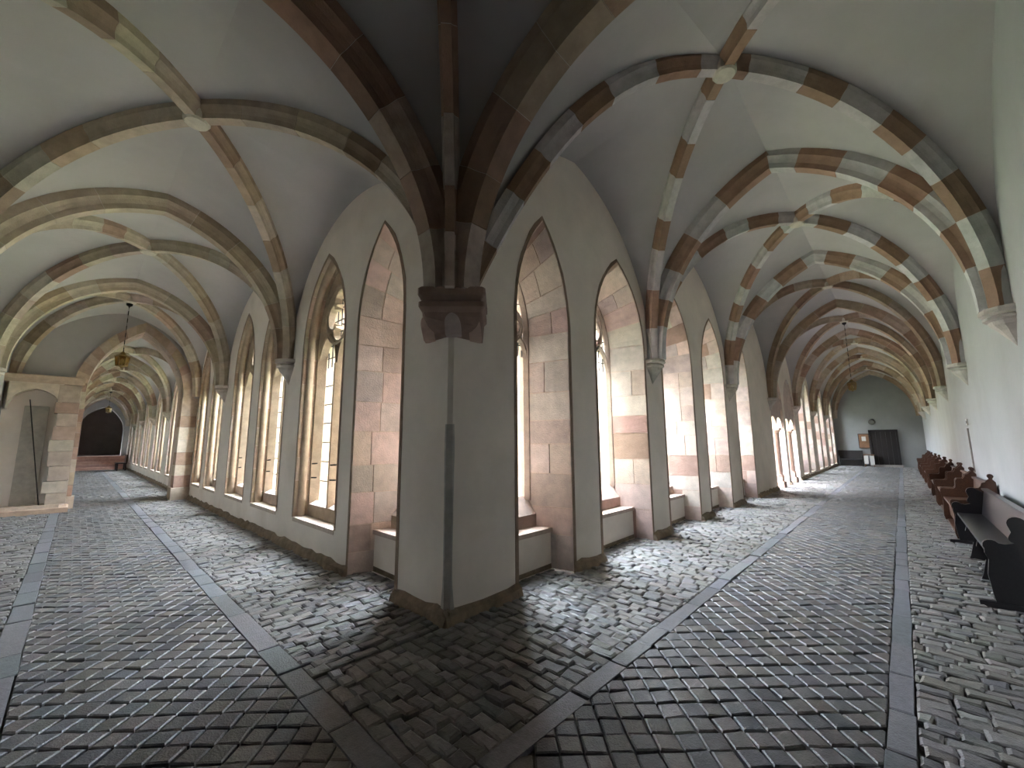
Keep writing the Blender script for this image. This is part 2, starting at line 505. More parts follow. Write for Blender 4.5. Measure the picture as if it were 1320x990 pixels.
    if near:
        qf = MB(xf); ribbon(qf, [(mid+rq*math.cos(2*PI*i/24), zc+rq*math.sin(2*PI*i/24)) for i in range(24)], .075*thick, d0+.01, d1-.01, tc, True)
        qo = qf.build('tracery_ring', 'stone', root)
        for q in range(4):
            th = PI/2*q+PI/4*0; r2 = rq*.44
            cx,cz = mid+rq*.47*math.cos(th), zc+rq*.47*math.sin(th)
            lb = MB(xf); ribbon(lb, [(cx+r2*math.cos(th+lerp(-2.1,2.1,i/12)), cz+r2*math.sin(th+lerp(-2.1,2.1,i/12))) for i in range(13)], .05*thick, d0+.03, d1-.03, tc)
            lb.build('quatrefoil_lobe', 'stone', qo)
    # glass: head in one pane, lights in panes between the saddle bars
    dg = (d0+d1)/2
    hd = MB(xf); hp = [(b0,zs)]+[p for p in Bp if p[1] > zs]+[(b1,zs)]
    hd.add([(s,dg,z) for s,z in hp]+[(s,dg+.006,z) for s,z in hp], [tuple(range(len(hp))), tuple(range(2*len(hp)-1,len(hp)-1,-1))], mi=0)
    gl = hd.build('head_glass', 'window_glass', root)
    if near == 2:
        lead = MB(xf)
        for i in range(-4,5):
            s = mid+i*hw/5
            lead.box(s-.004,s+.004,dg-.006,dg+.012,zs,baz-.25-abs(i)*.14)
        for i in range(6):
            z = zs+.16+i*.2
            h_ = hw*.92*math.sqrt(max(.05,1-((z-spr)/(baz-spr))**1.6)) if z > spr else hw
            lead.box(mid-h_,mid+h_,dg-.006,dg+.012,z-.004,z+.004)
        lead.build('lead_came', 'iron', gl)
    nb = 7
    for c0_,c1_ in ((b0,mid),(mid,b1)):
        if near == 2:
            for i in range(nb):
                za,zb2 = lerp(zt,zs,i/nb), lerp(zt,zs,(i+1)/nb)
                p_ = MB(xf); p_.box(c0_+.05,c1_-.045,dg,dg+.005,za+.006,zb2-.006); p_.build('pane', 'window_glass', root)
            for i in range(1,nb if not right else 1):
                z = lerp(zt,zs,i/nb)
                b_ = MB(xf); b_.box(c0_+.02,c1_-.02,dg-.008,dg+.008,z-.007,z+.007); b_.build('saddle_bar', 'iron', root)
        else:
            p_ = MB(xf); p_.box(c0_+.02,c1_-.02,dg,dg+.005,zt,zs); p_.build('pane', 'window_glass', root)
    if near == 2 and not niche:
        for z in (zt+.36,zt+.58):
            for q,(c0_,c1_) in enumerate(((b0,mid),(mid,b1))):
                b_ = MB(xf); b_.tube([(c1_-.03,dg-.12,z),(c1_-.22,dg-.12,z+.01)], .012, 6); b_.build('iron_stay', 'iron', root)
    add_portal(xf, b0-.05, b1+.05, zt-.1, baz+.1, WALL_T+.02)
    return root
for i,w in enumerate(WIN_R):
    if i < 5: lb = '%s pink stone niche window from the corner pier, in the wall facing the pews' % ORD[i]
    else: lb = '%s window beyond the column openings, towards the far door' % ORD[i-5]
    make_window(XR, w, True, lb)
for i,w in enumerate(WIN_L):
    if i == 0: lb = 'niche window open to the floor beside the corner pier, in the low-sill wall'
    elif i < 6: lb = '%s low-sill tracery window counted from the corner pier' % ORD[i]
    else: lb = '%s low-sill window beyond the red sandstone cross arch' % ORD[i-6]
    make_window(XL, w, False, lb)

# the two column openings towards the courtyard
def column_opening(idx, a):
    s0,s1,ap,az,spr = a
    WIN_NO[0] += 1
    Fp = outline(s0,s1,ap,az,spr,0)
    Bp = [(ap+(p[0]-ap)*.93, p[1] if p[1] <= spr else spr+(p[1]-spr)*.93) for p in Fp]
    ob = MB(XR)
    for i in range(len(Bp)-1):
        p,q = Bp[i],Bp[i+1]
        ob.add([(p[0],.5,p[1]),(q[0],.5,q[1]),(q[0],WALL_T,q[1]),(p[0],WALL_T,p[1])], [(0,1,2,3)], (.6,.46,.38))
    root = ob.build('window_%d' % WIN_NO[0], 'stone')
    tag(root, '%s tall opening with round sandstone columns standing on the floor' % ('nearer' if idx == 0 else 'farther'), 'opening', kind='structure')
    reveal_stones(XR, root, Fp, Bp, 0, .5, [PINK,CREAM,CREAM,(.60,.48,.425)], True)
    b0,b1 = Bp[0][0],Bp[-1][0]; mid = (b0+b1)/2
    # tympanum with two small pointed arches
    t = MB(XR)
    zc = 2.05
    top = [p for p in Bp if p[1] >= spr-1e-6]
    arcs = outline(b0,mid,(b0+mid)/2,zc+.42,zc,zc,6) + outline(mid,b1,(mid+b1)/2,zc+.42,zc,zc,6)[1:]
    poly = arcs + [(b1,spr)] + top[::-1] + [(b0,spr)]
    ss = sorted(set([p[0] for p in arcs]+[p[0] for p in top]))
    def interp(path, s):
        for p,q in zip(path[:-1],path[1:]):
            if p[0]-1e-9 <= s <= q[0]+1e-9 and q[0]-p[0] > 1e-9:
                return lerp(p[1],q[1],(s-p[0])/(q[0]-p[0]))
        return path[0][1] if s <= path[0][0] else path[-1][1]
    for x,y in zip(ss[:-1],ss[1:]):
        if y-x < 1e-5: continue
        for d in (.06,.28):
            t.add([(x,d,interp(arcs,x)),(y,d,interp(arcs,y)),(y,d,interp(top,y)),(x,d,interp(top,x))], [(0,1,2,3)], (.54,.43,.375))
        t.add([(x,.06,interp(arcs,x)),(y,.06,interp(arcs,y)),(y,.28,interp(arcs,y)),(x,.28,interp(arcs,x))], [(0,1,2,3)], (.54,.43,.375))
    t.build('tympanum', 'stone', root)
    for s in (mid,):
        cb = MB(XR); cb.lathe([(.165,.42),(.16,1.2),(.155,1.86)], s, .16, 18, col=(.63,.47,.40), smooth=True)
        co = cb.build('column_shaft', 'stone', root)
        cb = MB(XR); cb.box(s-.22,s+.22,-.05,.37,0,.2,(.52,.34,.28),bev=.015); cb.box(s-.175,s+.175,0,.325,.2,.37,(.56,.38,.31),bev=.015)
        cb.lathe([(.19,.37),(.2,.40),(.165,.43)], s,.16,18,col=(.6,.43,.36)); cb.build('column_base', 'stone', root)
        cb = MB(XR); cb.lathe([(.155,1.84),(.17,1.86),(.16,1.88),(.2,1.99)], s,.16,18,col=(.6,.45,.37)); cb.box(s-.21,s+.21,-.04,.36,1.99,2.06,(.6,.45,.37)); cb.build('capital', 'stone', root)
    add_portal(XR, b0, b1, .1, zc+.4, WALL_T+.02)
for i,a in enumerate(ARC_R): column_opening(i,a)

# ------------------------------------------------------------------ outer walls and ends
def wall_box(name, x0,x1,y0,y1,z0,z1, mat, label):
    o = MB().box(x0,x1,y0,y1,z0,z1).build(name, mat)
    return tag(o, label, 'wall', kind='structure')
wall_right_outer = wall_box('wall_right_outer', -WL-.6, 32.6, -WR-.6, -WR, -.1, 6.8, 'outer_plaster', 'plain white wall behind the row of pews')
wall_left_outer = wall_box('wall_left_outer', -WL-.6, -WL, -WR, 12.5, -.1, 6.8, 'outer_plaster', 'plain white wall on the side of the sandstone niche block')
wall_right_end = wall_box('wall_right_end', 31.85, 32.5, -WR, 1.0, -.1, 6.8, 'shaded_end_plaster', 'white end wall with the dark door and notice board')
LX = -2.8                       # narrower stretch of the left arm
wall_left_far = wall_box('wall_left_far', LX-.6, LX, 13.5, 36.4, -.1, 6.8, 'outer_plaster', 'white outer wall of the narrow stretch behind the cross arch')

# garth, roofs
g = MB(); g.box(WALL_T, 60, WALL_T, 60, -.3, -.12); lawn = g.build('ground', 'lawn')
tag(lawn, 'open green courtyard ground outside the windows', 'lawn', kind='structure')
g = MB(); g.box(-4.5, 32.8, -4.9, 1.25, 6.75, 6.95); g.box(-5.2, 1.25, 1.25, 43.2, 6.75, 6.95); g.box(1.25, 2.2, 36.2, 43.2, 6.75, 6.95); rf = g.build('roof', 'roof_cover')
tag(rf, 'roof slab closing the vaults from above', 'roof', kind='structure')

# unseen ranges added round the courtyard to block the low sky
g = MB(); g.box(33.0, 40.0, -4.0, 40.0, -.3, 9.0)
g.extrude([(32.7,9.0),(40.4,9.0),(36.5,13.5)], lambda a,b,d: (a,d,b), -4.2, 40.4, mi=1)
tag(g.build('wall_sky_block_end', ['outer_plaster','roof_cover']), 'unseen pale range added to block low sky across the courtyard, opposite the low-sill windows', 'building', kind='structure')
g = MB(); g.box(2.5, 33.0, 33.0, 40.0, -.3, 9.0)
g.extrude([(32.6,9.0),(40.4,9.0),(36.5,13.5)], lambda a,b,d: (d,a,b), 2.3, 33.0, mi=1)
tag(g.build('wall_sky_block_back', ['outer_plaster','roof_cover']), 'unseen pale range added to block low sky across the courtyard, opposite the niche windows', 'building', kind='structure')

# ------------------------------------------------------------------ vaults
def curve_pts(p0, p1, z0, h, n=28, power=None):
    """web line from springing point p0 (plan) to apex above p1 (plan)"""
    a = math.hypot(p1[0]-p0[0], p1[1]-p0[1])
    ux,uy = (p1[0]-p0[0])/a, (p1[1]-p0[1])/a
    if power:
        rs = [a*(1-math.cos(PI/2*i/n)) for i in range(n+1)]
        return [(p0[0]+ux*r, p0[1]+uy*r, z0+h*(1-(1-r/a)**power)) for r in rs]
    return [(p0[0]+ux*r, p0[1]+uy*r, z0+z) for r,z in half_arch(a,h,n)]
def sweep_rib(mb, pts, w, dep, col, shrink=1.0, i0=0.0, i1=None):
    """profile swept along part of the web line (arc-length range i0..i1)"""
    cum = [0]
    P = [Vector(p) for p in pts]
    for a,b in zip(P[:-1],P[1:]): cum.append(cum[-1]+(b-a).length)
    if i1 is None: i1 = cum[-1]
    hd = (P[-1]-P[0]); hd.z = 0; hd.normalize(); lat = hd.cross(Vector((0,0,1)))
    def at(l):
        for i in range(len(cum)-1):
            if l <= cum[i+1]+1e-9: break
        t = (l-cum[i])/max(1e-9,cum[i+1]-cum[i])
        p = P[i].lerp(P[i+1],t)
        def tan(j):
            return (P[min(j+1,len(P)-1)]-P[max(j-1,0)]).normalized()
        tg = tan(i).lerp(tan(i+1),t).normalized()
        nn = Vector((hd.x*tg.z, hd.y*tg.z, -(hd.x*tg.x+hd.y*tg.y)))     # inward / downward normal
        return p, nn.normalized()
    ls = [i0]+[c for c in cum if i0+.03 < c < i1-.03]+[i1]
    prof = [(-.5,-.10),(-.5,.34),(-.37,.52),(-.29,.72),(-.27,1.0),(.27,1.0),(.29,.72),(.37,.52),(.5,.34),(.5,-.10)]
    m = len(prof); V = []
    for l in ls:
        p,nn = at(l)
        for a,b in prof: V.append(tuple(p+lat*(a*w*shrink)+nn*(b*dep*(shrink if b > 0 else 1))))
    Fs = [(i*m+k,i*m+(k+1)%m,(i+1)*m+(k+1)%m,(i+1)*m+k) for i in range(len(ls)-1) for k in range(m)]
    Fs += [tuple(range(m-1,-1,-1)), tuple((len(ls)-1)*m+k for k in range(m))]
    mb.add(V, Fs, col)
    return cum[-1]
def pick_tone(style, i):
    if style == 'banded':
        return jit((.30,.19,.13) if i % 2 == 0 else PALE, .10)
    if style == 'brown':
        return jit(random.choice([(.33,.235,.165),(.38,.29,.21),(.30,.20,.14),(.42,.34,.27)]), .1)
    if style == 'dark':
        return jit(random.choice([(.30,.20,.14),(.27,.17,.115),(.36,.28,.21),(.40,.33,.27)]), .1)
    return jit(random.choice([TAN,TAN,(.38,.30,.215),(.32,.225,.165),(.46,.40,.325),(.41,.34,.265)]), .12)
def make_rib(parent, pts, w, dep, style, near, start=0, seg=(.46,.72)):
    core = MB()
    tot = sweep_rib(core, pts, w, dep, (.56,.50,.44), .955)
    if near:
        ro = core.build('rib', 'stone', parent)
    merged = MB()
    l = 0; i = start
    while l < tot-.02:
        h = random.uniform(*seg)
        if tot-l-h < .25: h = tot-l
        c = pick_tone(style, i)
        if near:
            mb = MB(); sweep_rib(mb, pts, w, dep, c, 1, l+.003, l+h-.003); mb.build('voussoir', 'stone', ro, center=True)
        else:
            sweep_rib(merged, pts, w, dep, c, 1, l+.003, l+h-.003)
        l += h; i += 1
    if not near:
        o = merged.build('rib', 'stone', parent); o['kind'] = 'stuff'
def web_patch(mb, A, B, m=7):
    """ruled vault surface between two web lines that start at the same springing point"""
    n = len(A); V = []
    for j in range(m+1):
        for i in range(n):
            a,b = A[i],B[i]; t = j/m
            V.append((lerp(a[0],b[0],t), lerp(a[1],b[1],t), lerp(a[2],b[2],t)))
    Fs = [(j*n+i,j*n+i+1,(j+1)*n+i+1,(j+1)*n+i) for j in range(m) for i in range(n-1)]
    mb.add(V, Fs, smooth=True)
def make_bay(corners, hb, h_e, label, style, near, ribs_on=(1,1,1,1), rib_w=.20, rib_dep=.20, arch_edges=(), boss=True, spr=SPR, starts=(0,1,0,1), arch_w=.30, arch_dep={}, flat={}):
    """corners: 4 plan points in order; h_e[k]: web apex height over edge k (corner k to k+1); arch_edges: edges with a cross arch"""
    cx = sum(c[0] for c in corners)/4; cy = sum(c[1] for c in corners)/4
    web = MB()
    diag = [curve_pts(c, (cx,cy), spr, hb-spr, power=flat.get(k)) for k,c in enumerate(corners)]
    for k in range(4):
        a,b = corners[k],corners[(k+1)%4]
        mid = ((a[0]+b[0])/2,(a[1]+b[1])/2)
        ea = curve_pts(a, mid, spr, h_e[k]-spr); eb = curve_pts(b, mid, spr, h_e[k]-spr)
        web_patch(web, ea, diag[k]); web_patch(web, eb, diag[(k+1)%4])
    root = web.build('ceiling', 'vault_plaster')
    tag(root, label, 'vault', kind='structure')
    for k in range(4):
        if ribs_on[k]: make_rib(root, diag[k], rib_w, rib_dep, style, near, starts[k])
    for k in arch_edges:
        a,b = corners[k],corners[(k+1)%4]
        mid = ((a[0]+b[0])/2,(a[1]+b[1])/2)
        for c,st in ((a,1),(b,1)):
            make_rib(root, curve_pts(c, mid, spr, h_e[k]-spr), arch_w, arch_dep.get(k,.24), style, near, st)
    if boss:
        bb = MB(); z = hb-.20
        bb.lathe([(.02,z-.03),(.11,z-.025),(.13,z+.0),(.13,z+.12)], cx, cy, 12, col=(.60,.56,.46))
        bo = bb.build('boss', 'stone', root, center=True)
    return root
HR_B, HR_T, HR_W, HR_C = 6.0, 6.02, 5.75, 5.18
HL_B, HL_T, HL_W = 5.40, 5.28, 5.15
# corner bay
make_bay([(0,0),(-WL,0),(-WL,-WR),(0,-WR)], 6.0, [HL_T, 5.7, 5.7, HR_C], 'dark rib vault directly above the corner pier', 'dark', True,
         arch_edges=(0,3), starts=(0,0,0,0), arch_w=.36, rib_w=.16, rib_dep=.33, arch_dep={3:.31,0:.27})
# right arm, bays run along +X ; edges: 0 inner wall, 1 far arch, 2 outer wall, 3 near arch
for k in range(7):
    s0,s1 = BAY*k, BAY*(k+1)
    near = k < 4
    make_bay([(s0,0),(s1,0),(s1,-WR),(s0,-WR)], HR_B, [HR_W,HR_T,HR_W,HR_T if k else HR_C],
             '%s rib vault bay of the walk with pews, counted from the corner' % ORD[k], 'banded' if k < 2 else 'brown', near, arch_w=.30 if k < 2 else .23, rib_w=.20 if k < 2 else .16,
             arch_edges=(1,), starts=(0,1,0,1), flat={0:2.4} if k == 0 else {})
# left arm
for k in range(3):
    s0,s1 = BAY*k, (BAY*(k+1) if k < 2 else 12.5)
    make_bay([(0,s0),(0,s1),(-WL,s1),(-WL,s0)], HL_B, [HL_W,HL_T,HL_W,HL_T],
             '%s rib vault bay of the walk without pews, counted from the corner' % ORD[k], 'mixed', True,
             arch_edges=(1,) if k < 2 else (), starts=(0,1,0,1))
for k in range(5):
    s0 = 13.5 + (36.4-13.5)/5*k; s1 = 13.5 + (36.4-13.5)/5*(k+1)
    make_bay([(0,s0),(0,s1),(LX,s1),(LX,s0)], 4.9, [4.65,5.0,4.65,5.0],
             '%s rib vault bay behind the red sandstone cross arch' % ORD[k], 'mixed', k < 1, arch_edges=(1,), spr=2.9, arch_w=.24, rib_w=.15)

# ------------------------------------------------------------------ corbels
def wall_corbel(parent, px, py, ang, size=1.0, tone=PALE, z=SPR):
    """half-octagonal corbel: abacus, roll and tapering pendant; ang = outward direction"""
    def xf(p):
        c,s = math.cos(ang), math.sin(ang)
        return (px+p[0]*c-p[1]*s, py+p[0]*s+p[1]*c, p[2])
    a0,a1 = -PI/2, PI/2
    k = size
    mb = MB(xf); mb.lathe([(.0,z),(.25*k,z),(.26*k,z-.03),(.26*k,z-.06),(.21*k,z-.085)], -.01, 0, 6, a0, a1, tone)
    r = mb.build('corbel', 'stone', parent, center=True)
    mb = MB(xf); mb.lathe([(.205*k,z-.08),(.235*k,z-.10),(.235*k,z-.125),(.195*k,z-.15)], -.01, 0, 6, a0, a1, tone)
    mb.build('roll_moulding', 'stone', r, center=True)
    mb = MB(xf); mb.lathe([(.20*k,z-.145),(.185*k,z-.19),(.13*k,z-.25),(.085*k,z-.32),(.03*k,z-.40),(.012,z-.43)], -.01, 0, 6, a0, a1, tone)
    mb.build('pendant', 'stone', r, center=True)
    return r
for k in range(1,7):
    wall_corbel(wall_right_inner, BAY*k, 0, -PI/2, .95, jit((.50,.45,.39),.05))
for k in range(1,7):
    wall_corbel(wall_right_outer, BAY*k, -WR, PI/2, 1.0, jit((.44,.41,.365),.04))
for k in range(1,3):
    wall_corbel(wall_left_inner, 0, BAY*k, PI, .95, jit((.50,.45,.37),.05))
    wall_corbel(wall_left_outer, -WL, BAY*k, 0, 1.0, jit((.48,.43,.37),.05))
for k in range(1,5):
    y = 13.5+(36.4-13.5)/5*k
    wall_corbel(wall_left_inner, 0, y, PI, .95, jit((.52,.44,.36),.05), 2.9)
# big corbel of the corner pier, set diagonally across the edge
def dxf(p):                      # local: +x points out along the diagonal towards the walk
    c = -math.sqrt(.5)
    return (c*p[0]-c*p[1]*-1, c*p[0]+c*p[1]*-1, p[2])
YO = -.03
def plan(out, half):
    return [(-.42, half+YO),(out-.015, half+YO),(out, half-.015+YO),(out, YO),(out, -half+.015+YO),(out-.015,-half+YO),(-.42,-half+YO)]
def low_plan(k, proud, half):
    """between the projecting block (k=0) and the two wall faces (k=1)"""
    T = plan(.185, .285)
    W = [(-.45,half),(-half+proud,half),(-half*.55+proud,half*.55),(proud,0),(-half*.55+proud,-half*.55),(-half+proud,-half),(-.45,-half)]
    return [(lerp(p[0],q[0],k),lerp(p[1],q[1],k)) for p,q in zip(T,W)]
def loft(mb, levels, col):
    n = len(levels[0][0]); V = []
    for poly,z in levels: V += [(x,y,z) for x,y in poly]
    Fs = [(r*n+i,r*n+(i+1)%n,(r+1)*n+(i+1)%n,(r+1)*n+i) for r in range(len(levels)-1) for i in range(n)]
    Fs += [tuple(range(n-1,-1,-1)), tuple((len(levels)-1)*n+i for i in range(n))]
    mb.add(V, Fs, col)
zt = 3.07
mb = MB(dxf); loft(mb, [(plan(.235,.30),zt),(plan(.255,.318),zt-.02),(plan(.255,.318),zt-.085),(plan(.185,.27),zt-.125)], (.30,.21,.165))
cc = mb.build('corbel', 'stone', wall_right_inner); cc['label'] = 'large brown carved corbel on the corner pier'
mb = MB(dxf); loft(mb, [(plan(.185,.27),zt-.12),(plan(.24,.312),zt-.15),(plan(.24,.312),zt-.195),(plan(.185,.285),zt-.235)], (.33,.22,.175))
mb.build('roll_moulding', 'stone', cc)
mb = MB(dxf); loft(mb, [(low_plan(0,.03,.30),zt-.23),(low_plan(.12,.03,.30),zt-.27),(low_plan(.45,.03,.30),zt-.33),(low_plan(.8,.03,.30),zt-.38),(low_plan(1,.03,.30),zt-.42)], (.28,.185,.145))
mb.build('carved_body', 'stone', cc)
for sgn,tone in ((0,(.42,.33,.29)),(-1,(.50,.35,.28)),(1,(.50,.35,.28))):       # pointed scallops
    mb = MB(dxf)
    if sgn == 0:
        pl = outline(YO-.075,YO+.075,YO,zt-.25,zt-.33,zt-.425,6)
        fn = lambda a_,b_,d: (lerp(.185,.06,min(1,max(0,(zt-.235-b_)/.19)))-abs(a_-YO)*.25+.028+d, a_, b_)
    else:
        pl = outline(sgn*.235-.06,sgn*.235+.06,sgn*.245,zt-.26,zt-.34,zt-.43,6)
        fn = lambda a_,b_,d: (lerp(.17,-.16,min(1,max(0,(zt-.235-b_)/.19)))+d, a_, b_)
    mb.extrude(pl, fn, -.10, .018, tone)
    mb.build('scallop', 'stone', cc)

# ------------------------------------------------------------------ plinth along the courtyard walls
def plinth(name, xf, wins, s_start, s_end, label):
    mb = MB(xf)
    spans = []; s = s_start
    for w in sorted(wins):
        if w[5]: spans.append((s,w[0])); s = w[1]
    spans.append((s,s_end))
    for a,b in spans:
        n = max(2,int((b-a)/.16)); P = []
        for i in range(n+1):
            P.append((lerp(a,b,i/n), random.uniform(.035,.075), random.uniform(.085,.135)))
        for p,q in zip(P[:-1],P[1:]):
            V = [(p[0],-p[1]-.015,-.02),(q[0],-q[1]-.015,-.02),(p[0],-p[1]*.8,p[2]*.6),(q[0],-q[1]*.8,q[2]*.6),(p[0],.002,p[2]),(q[0],.002,q[2])]
            mb.add(V, [(0,1,3,2),(2,3,5,4)])
        for p in (P[0],P[-1]):
            mb.add([(p[0],-p[1]-.015,-.02),(p[0],-p[1]*.8,p[2]*.6),(p[0],.002,p[2]),(p[0],.002,-.02)], [(0,1,2,3)])
    o = mb.build(name, 'dirt_plinth'); return tag(o, label, 'plinth', kind='structure')
plinth('baseboard_right', XR, WIN_R+[as7(a) for a in ARC_R], -.05, 31.8, 'rough brown plinth at the foot of the niche window wall')
plinth('baseboard_left', XL, WIN_L, -.05, 36.3, 'rough brown plinth at the foot of the low-sill window wall')

# ------------------------------------------------------------------ sandstone cross arch of the left arm
Y0,Y1 = 12.5,13.5
XA,XB = -2.42,-.38
ca = MB()
o = outline(XA,XB,(XA+XB)/2,4.85,3.0,0,10)
for y in (Y0,Y1):
    s = -WL
    def q(a,za,b,zb_): ca.add([(a,y,za),(b,y,zb_),(b,y,6.78),(a,y,6.78)], [(0,1,2,3)])
    q(-WL,0,XA,0)
    for (a,za),(b,zb_) in zip(o[1:-2],o[2:-1]):
        if b-a > 1e-6: q(a,za,b,zb_)
    q(XB,0,0,0)
cross = ca.build('wall_cross', 'vault_plaster')
tag(cross, 'plastered cross wall with red sandstone arch and jambs', 'wall', kind='structure')
rb = MB()
for (a,za),(b,zb_) in zip(o[:-1],o[1:]): rb.add([(a,Y0,za),(b,Y0,zb_),(b,Y1,zb_),(a,Y1,za)], [(0,1,2,3)], (.55,.45,.38))
rb.build('arch_lining', 'stone', cross)
SPAL = [(.40,.28,.22),(.45,.35,.275),(.48,.39,.31),(.35,.235,.18),(.44,.345,.25)]
# jamb quoins of both piers (nearer face proud) and arch voussoirs
for (xa,xb) in ((XA-.36,XA+.012),(XB-.012,XB+.372)):
    z = 0
    first = True
    while z < 3.0:
        h = random.uniform(.28,.42)
        if 3.0-z-h < .2: h = 3.0-z
        e = .05 if first else 0
        MB().box(xa-(e if xa > -1 else 0)*1,xb+(e if xa < -1 else 0),Y0-.05-e,Y0+.45,z+.003,z+h-.003,jit(random.choice(SPAL)),bev=.008).build('quoin', 'stone', cross, center=True)
        MB().box(xa+.03,xb-.03,Y0+.46,Y1+.03,z+.003,z+h-.003,jit(random.choice(SPAL)),bev=.008).build('quoin', 'stone', cross, center=True)
        z += h; first = False
cum = 0; arcp = o[1:-1]
for i in range(0,len(arcp)-1,1):
    (a,za),(b,zb_) = arcp[i],arcp[i+1]
    def out(p):
        cx,cz = (XA+XB)/2, 3.0
        d = math.hypot(p[0]-cx,p[1]-cz); return (p[0]+(p[0]-cx)/d*.26, p[1]+(p[1]-cz)/d*.26)
    A2,B2 = out((a,za)),out((b,zb_))
    poly = [(a,za),(b,zb_),B2,A2]
    MB().extrude(poly, lambda p,q_,d: (p,d,q_), Y0-.05, Y0+.45, jit(random.choice(SPAL))).build('voussoir', 'stone', cross, center=True)

# niche block built against the left outer wall
nb_ = empty('wall_niche', (-3.1,12.1,0)); WORLD_LOC['wall_niche'] = Vector((-3.1,12.1,0))
tag(nb_, 'sandstone niche block with arched recess standing before the cross arch', 'niche', kind='structure')
bx0,bx1,by0,by1 = -WL,-2.5,11.75,12.44
nm = MB(); nm.box(bx0,bx1-.02,by0+.42,by1,0,3.2); nm.build('back_panel', 'wall_plaster', nb_)
nm = MB(); nm.box(bx0-.05+.05,bx1+.06,by0-.06,by1,0,.13,(.46,.33,.24),bev=.03); nm.box(bx0,bx1-.1,by0-.02,by0+.45,.13,.2,(.55,.43,.33)); nm.build('plinth_stone', 'stone', nb_)
nm = MB(); nm.box(bx0,bx1+.05,by0-.05,by1,3.17,3.28,(.50,.38,.28),bev=.03); nm.box(bx0,bx1+.02,by0-.02,by1,3.09,3.17,(.47,.36,.27)); nm.build('cornice', 'stone', nb_)
z = .2
while z < 3.08:
    h = random.uniform(.26,.40)
    if 3.08-z-h < .18: h = 3.08-z
    w_ = random.uniform(.32,.44)
    MB().box(bx1-w_,bx1,by0,by1,z+.003,z+h-.003,jit(random.choice([(.38,.27,.215),(.44,.345,.28),(.48,.39,.325)])),bev=.008).build('quoin','stone',nb_,center=True)
    z += h
nm = MB(); hp = outline(bx0+.08,bx1-.30,(bx0+bx1)/2-.12,2.95,2.45,.2,8)
for (a,za),(b,zb_) in zip(hp[1:-2],hp[2:-1]):
    if b-a > 1e-6:
        nm.add([(a,by0+.02,za),(b,by0+.02,zb_),(b,by0+.02,3.09),(a,by0+.02,3.09)], [(0,1,2,3)], (.56,.47,.37))
        nm.add([(a,by0+.02,za),(b,by0+.02,zb_),(b,by0+.45,zb_),(a,by0+.45,za)], [(0,1,2,3)], (.56,.47,.37))
nm.build('arched_head', 'stone', nb_)
nm = MB(); nm.box(bx0+.35,bx0+.75,by0+.34,by0+.42,.2,2.55,(.42,.38,.32),bev=.015); sl_ = nm.build('upright_slab', 'stone', nb_)
streak = MB(); streak.tube([(bx0+.82,by0+.10,.2),(bx0+.42,by0+.30,2.7)], .010, 8)  # thin tube drawn for a dark slanting line in the recess
tag(streak.build('slanting_streak', 'iron', center=True), 'thin dark pole slanting in the sandstone niche', 'streak')

# left end: steps and dark doorway
st = MB()
for i in range(5):
    pass
steps = empty('stone_steps', (-1.4,34.6,0)); WORLD_LOC['stone_steps'] = Vector((-1.4,34.6,0))
tag(steps, 'flight of reddish stone steps before the dark doorway', 'steps')
for i in range(5):
    MB().box(LX+.01,-.02,34.6+.32*i,36.39,.17*i,.17*(i+1),jit((.36,.22,.17)),bev=.012).build('step','stone',steps,center=True)
we = MB(); o2 = outline(-2.55,-.3,-1.3,4.2,2.5,.85,8)
for y in (36.4,36.8):
    def q2(a,za,b,zb_): we.add([(a,y,za),(b,y,zb_),(b,y,6.78),(a,y,6.78)], [(0,1,2,3)])
    q2(LX-.6,0,o2[0][0],0); q2(o2[-1][0],0,2.1,0)
    for (a,za),(b,zb_) in zip(o2[1:-2],o2[2:-1]):
        if b-a > 1e-6: q2(a,za,b,zb_)
for (a,za),(b,zb_) in zip(o2[:-1],o2[1:]): we.add([(a,36.4,za),(b,36.4,zb_),(b,36.8,zb_),(a,36.8,za)], [(0,1,2,3)])
tag(we.build('wall_left_end','outer_plaster'), 'end wall with dark pointed doorway above the steps', 'wall', kind='structure')
dk = MB(); dk.box(-5,2,36.8,43,.80,.85); dk.box(-5,2,42.8,43,.85,6.78); dk.box(-5,-4.8,36.8,42.8,.85,6.78); dk.box(1.8,2,36.8,42.8,.85,6.78); dk.box(-5,LX-.6,36.4,36.8,0,6.78)
tag(dk.build('wall_beyond','dim_plaster'), 'dim room seen through the dark pointed doorway', 'wall', kind='structure')

# ------------------------------------------------------------------ floor
fb = MB()
fb.box(-WL-.3, 32.2, -WR-.3, .62, -.25, -.028)
fb.box(-WL-.3, .62, .62, 36.6, -.25, -.028)
floor = fb.build('floor', 'mortar')
tag(floor, 'cobbled walk floor of setts, cobbles and slab bands', 'floor', kind='structure')
SETT = [tuple(.54*x for x in c) for c in [(.16,.155,.155),(.19,.18,.175),(.135,.135,.14),(.20,.18,.165),(.15,.15,.16),(.175,.16,.145)]]
COB = [tuple(.72*x for x in c) for c in [(.20,.19,.185),(.23,.22,.21),(.17,.165,.17),(.21,.19,.175),(.25,.235,.22),(.18,.175,.16)]]
SLAB = [(.115,.12,.13),(.13,.13,.14),(.105,.11,.12)]
stones = {'sett': [], 'cobblestone': [], 'border_slab': []}
def clip(poly, ax, val, keep_greater):
    out = []
    for i in range(len(poly)):
        p,q = poly[i],poly[(i+1)%len(poly)]
        ip = (p[ax] >= val) == keep_greater; iq = (q[ax] >= val) == keep_greater
        if ip: out.append(p)
        if ip != iq:
            t = (val-p[ax])/(q[ax]-p[ax]); out.append((lerp(p[0],q[0],t),lerp(p[1],q[1],t)))
    return out
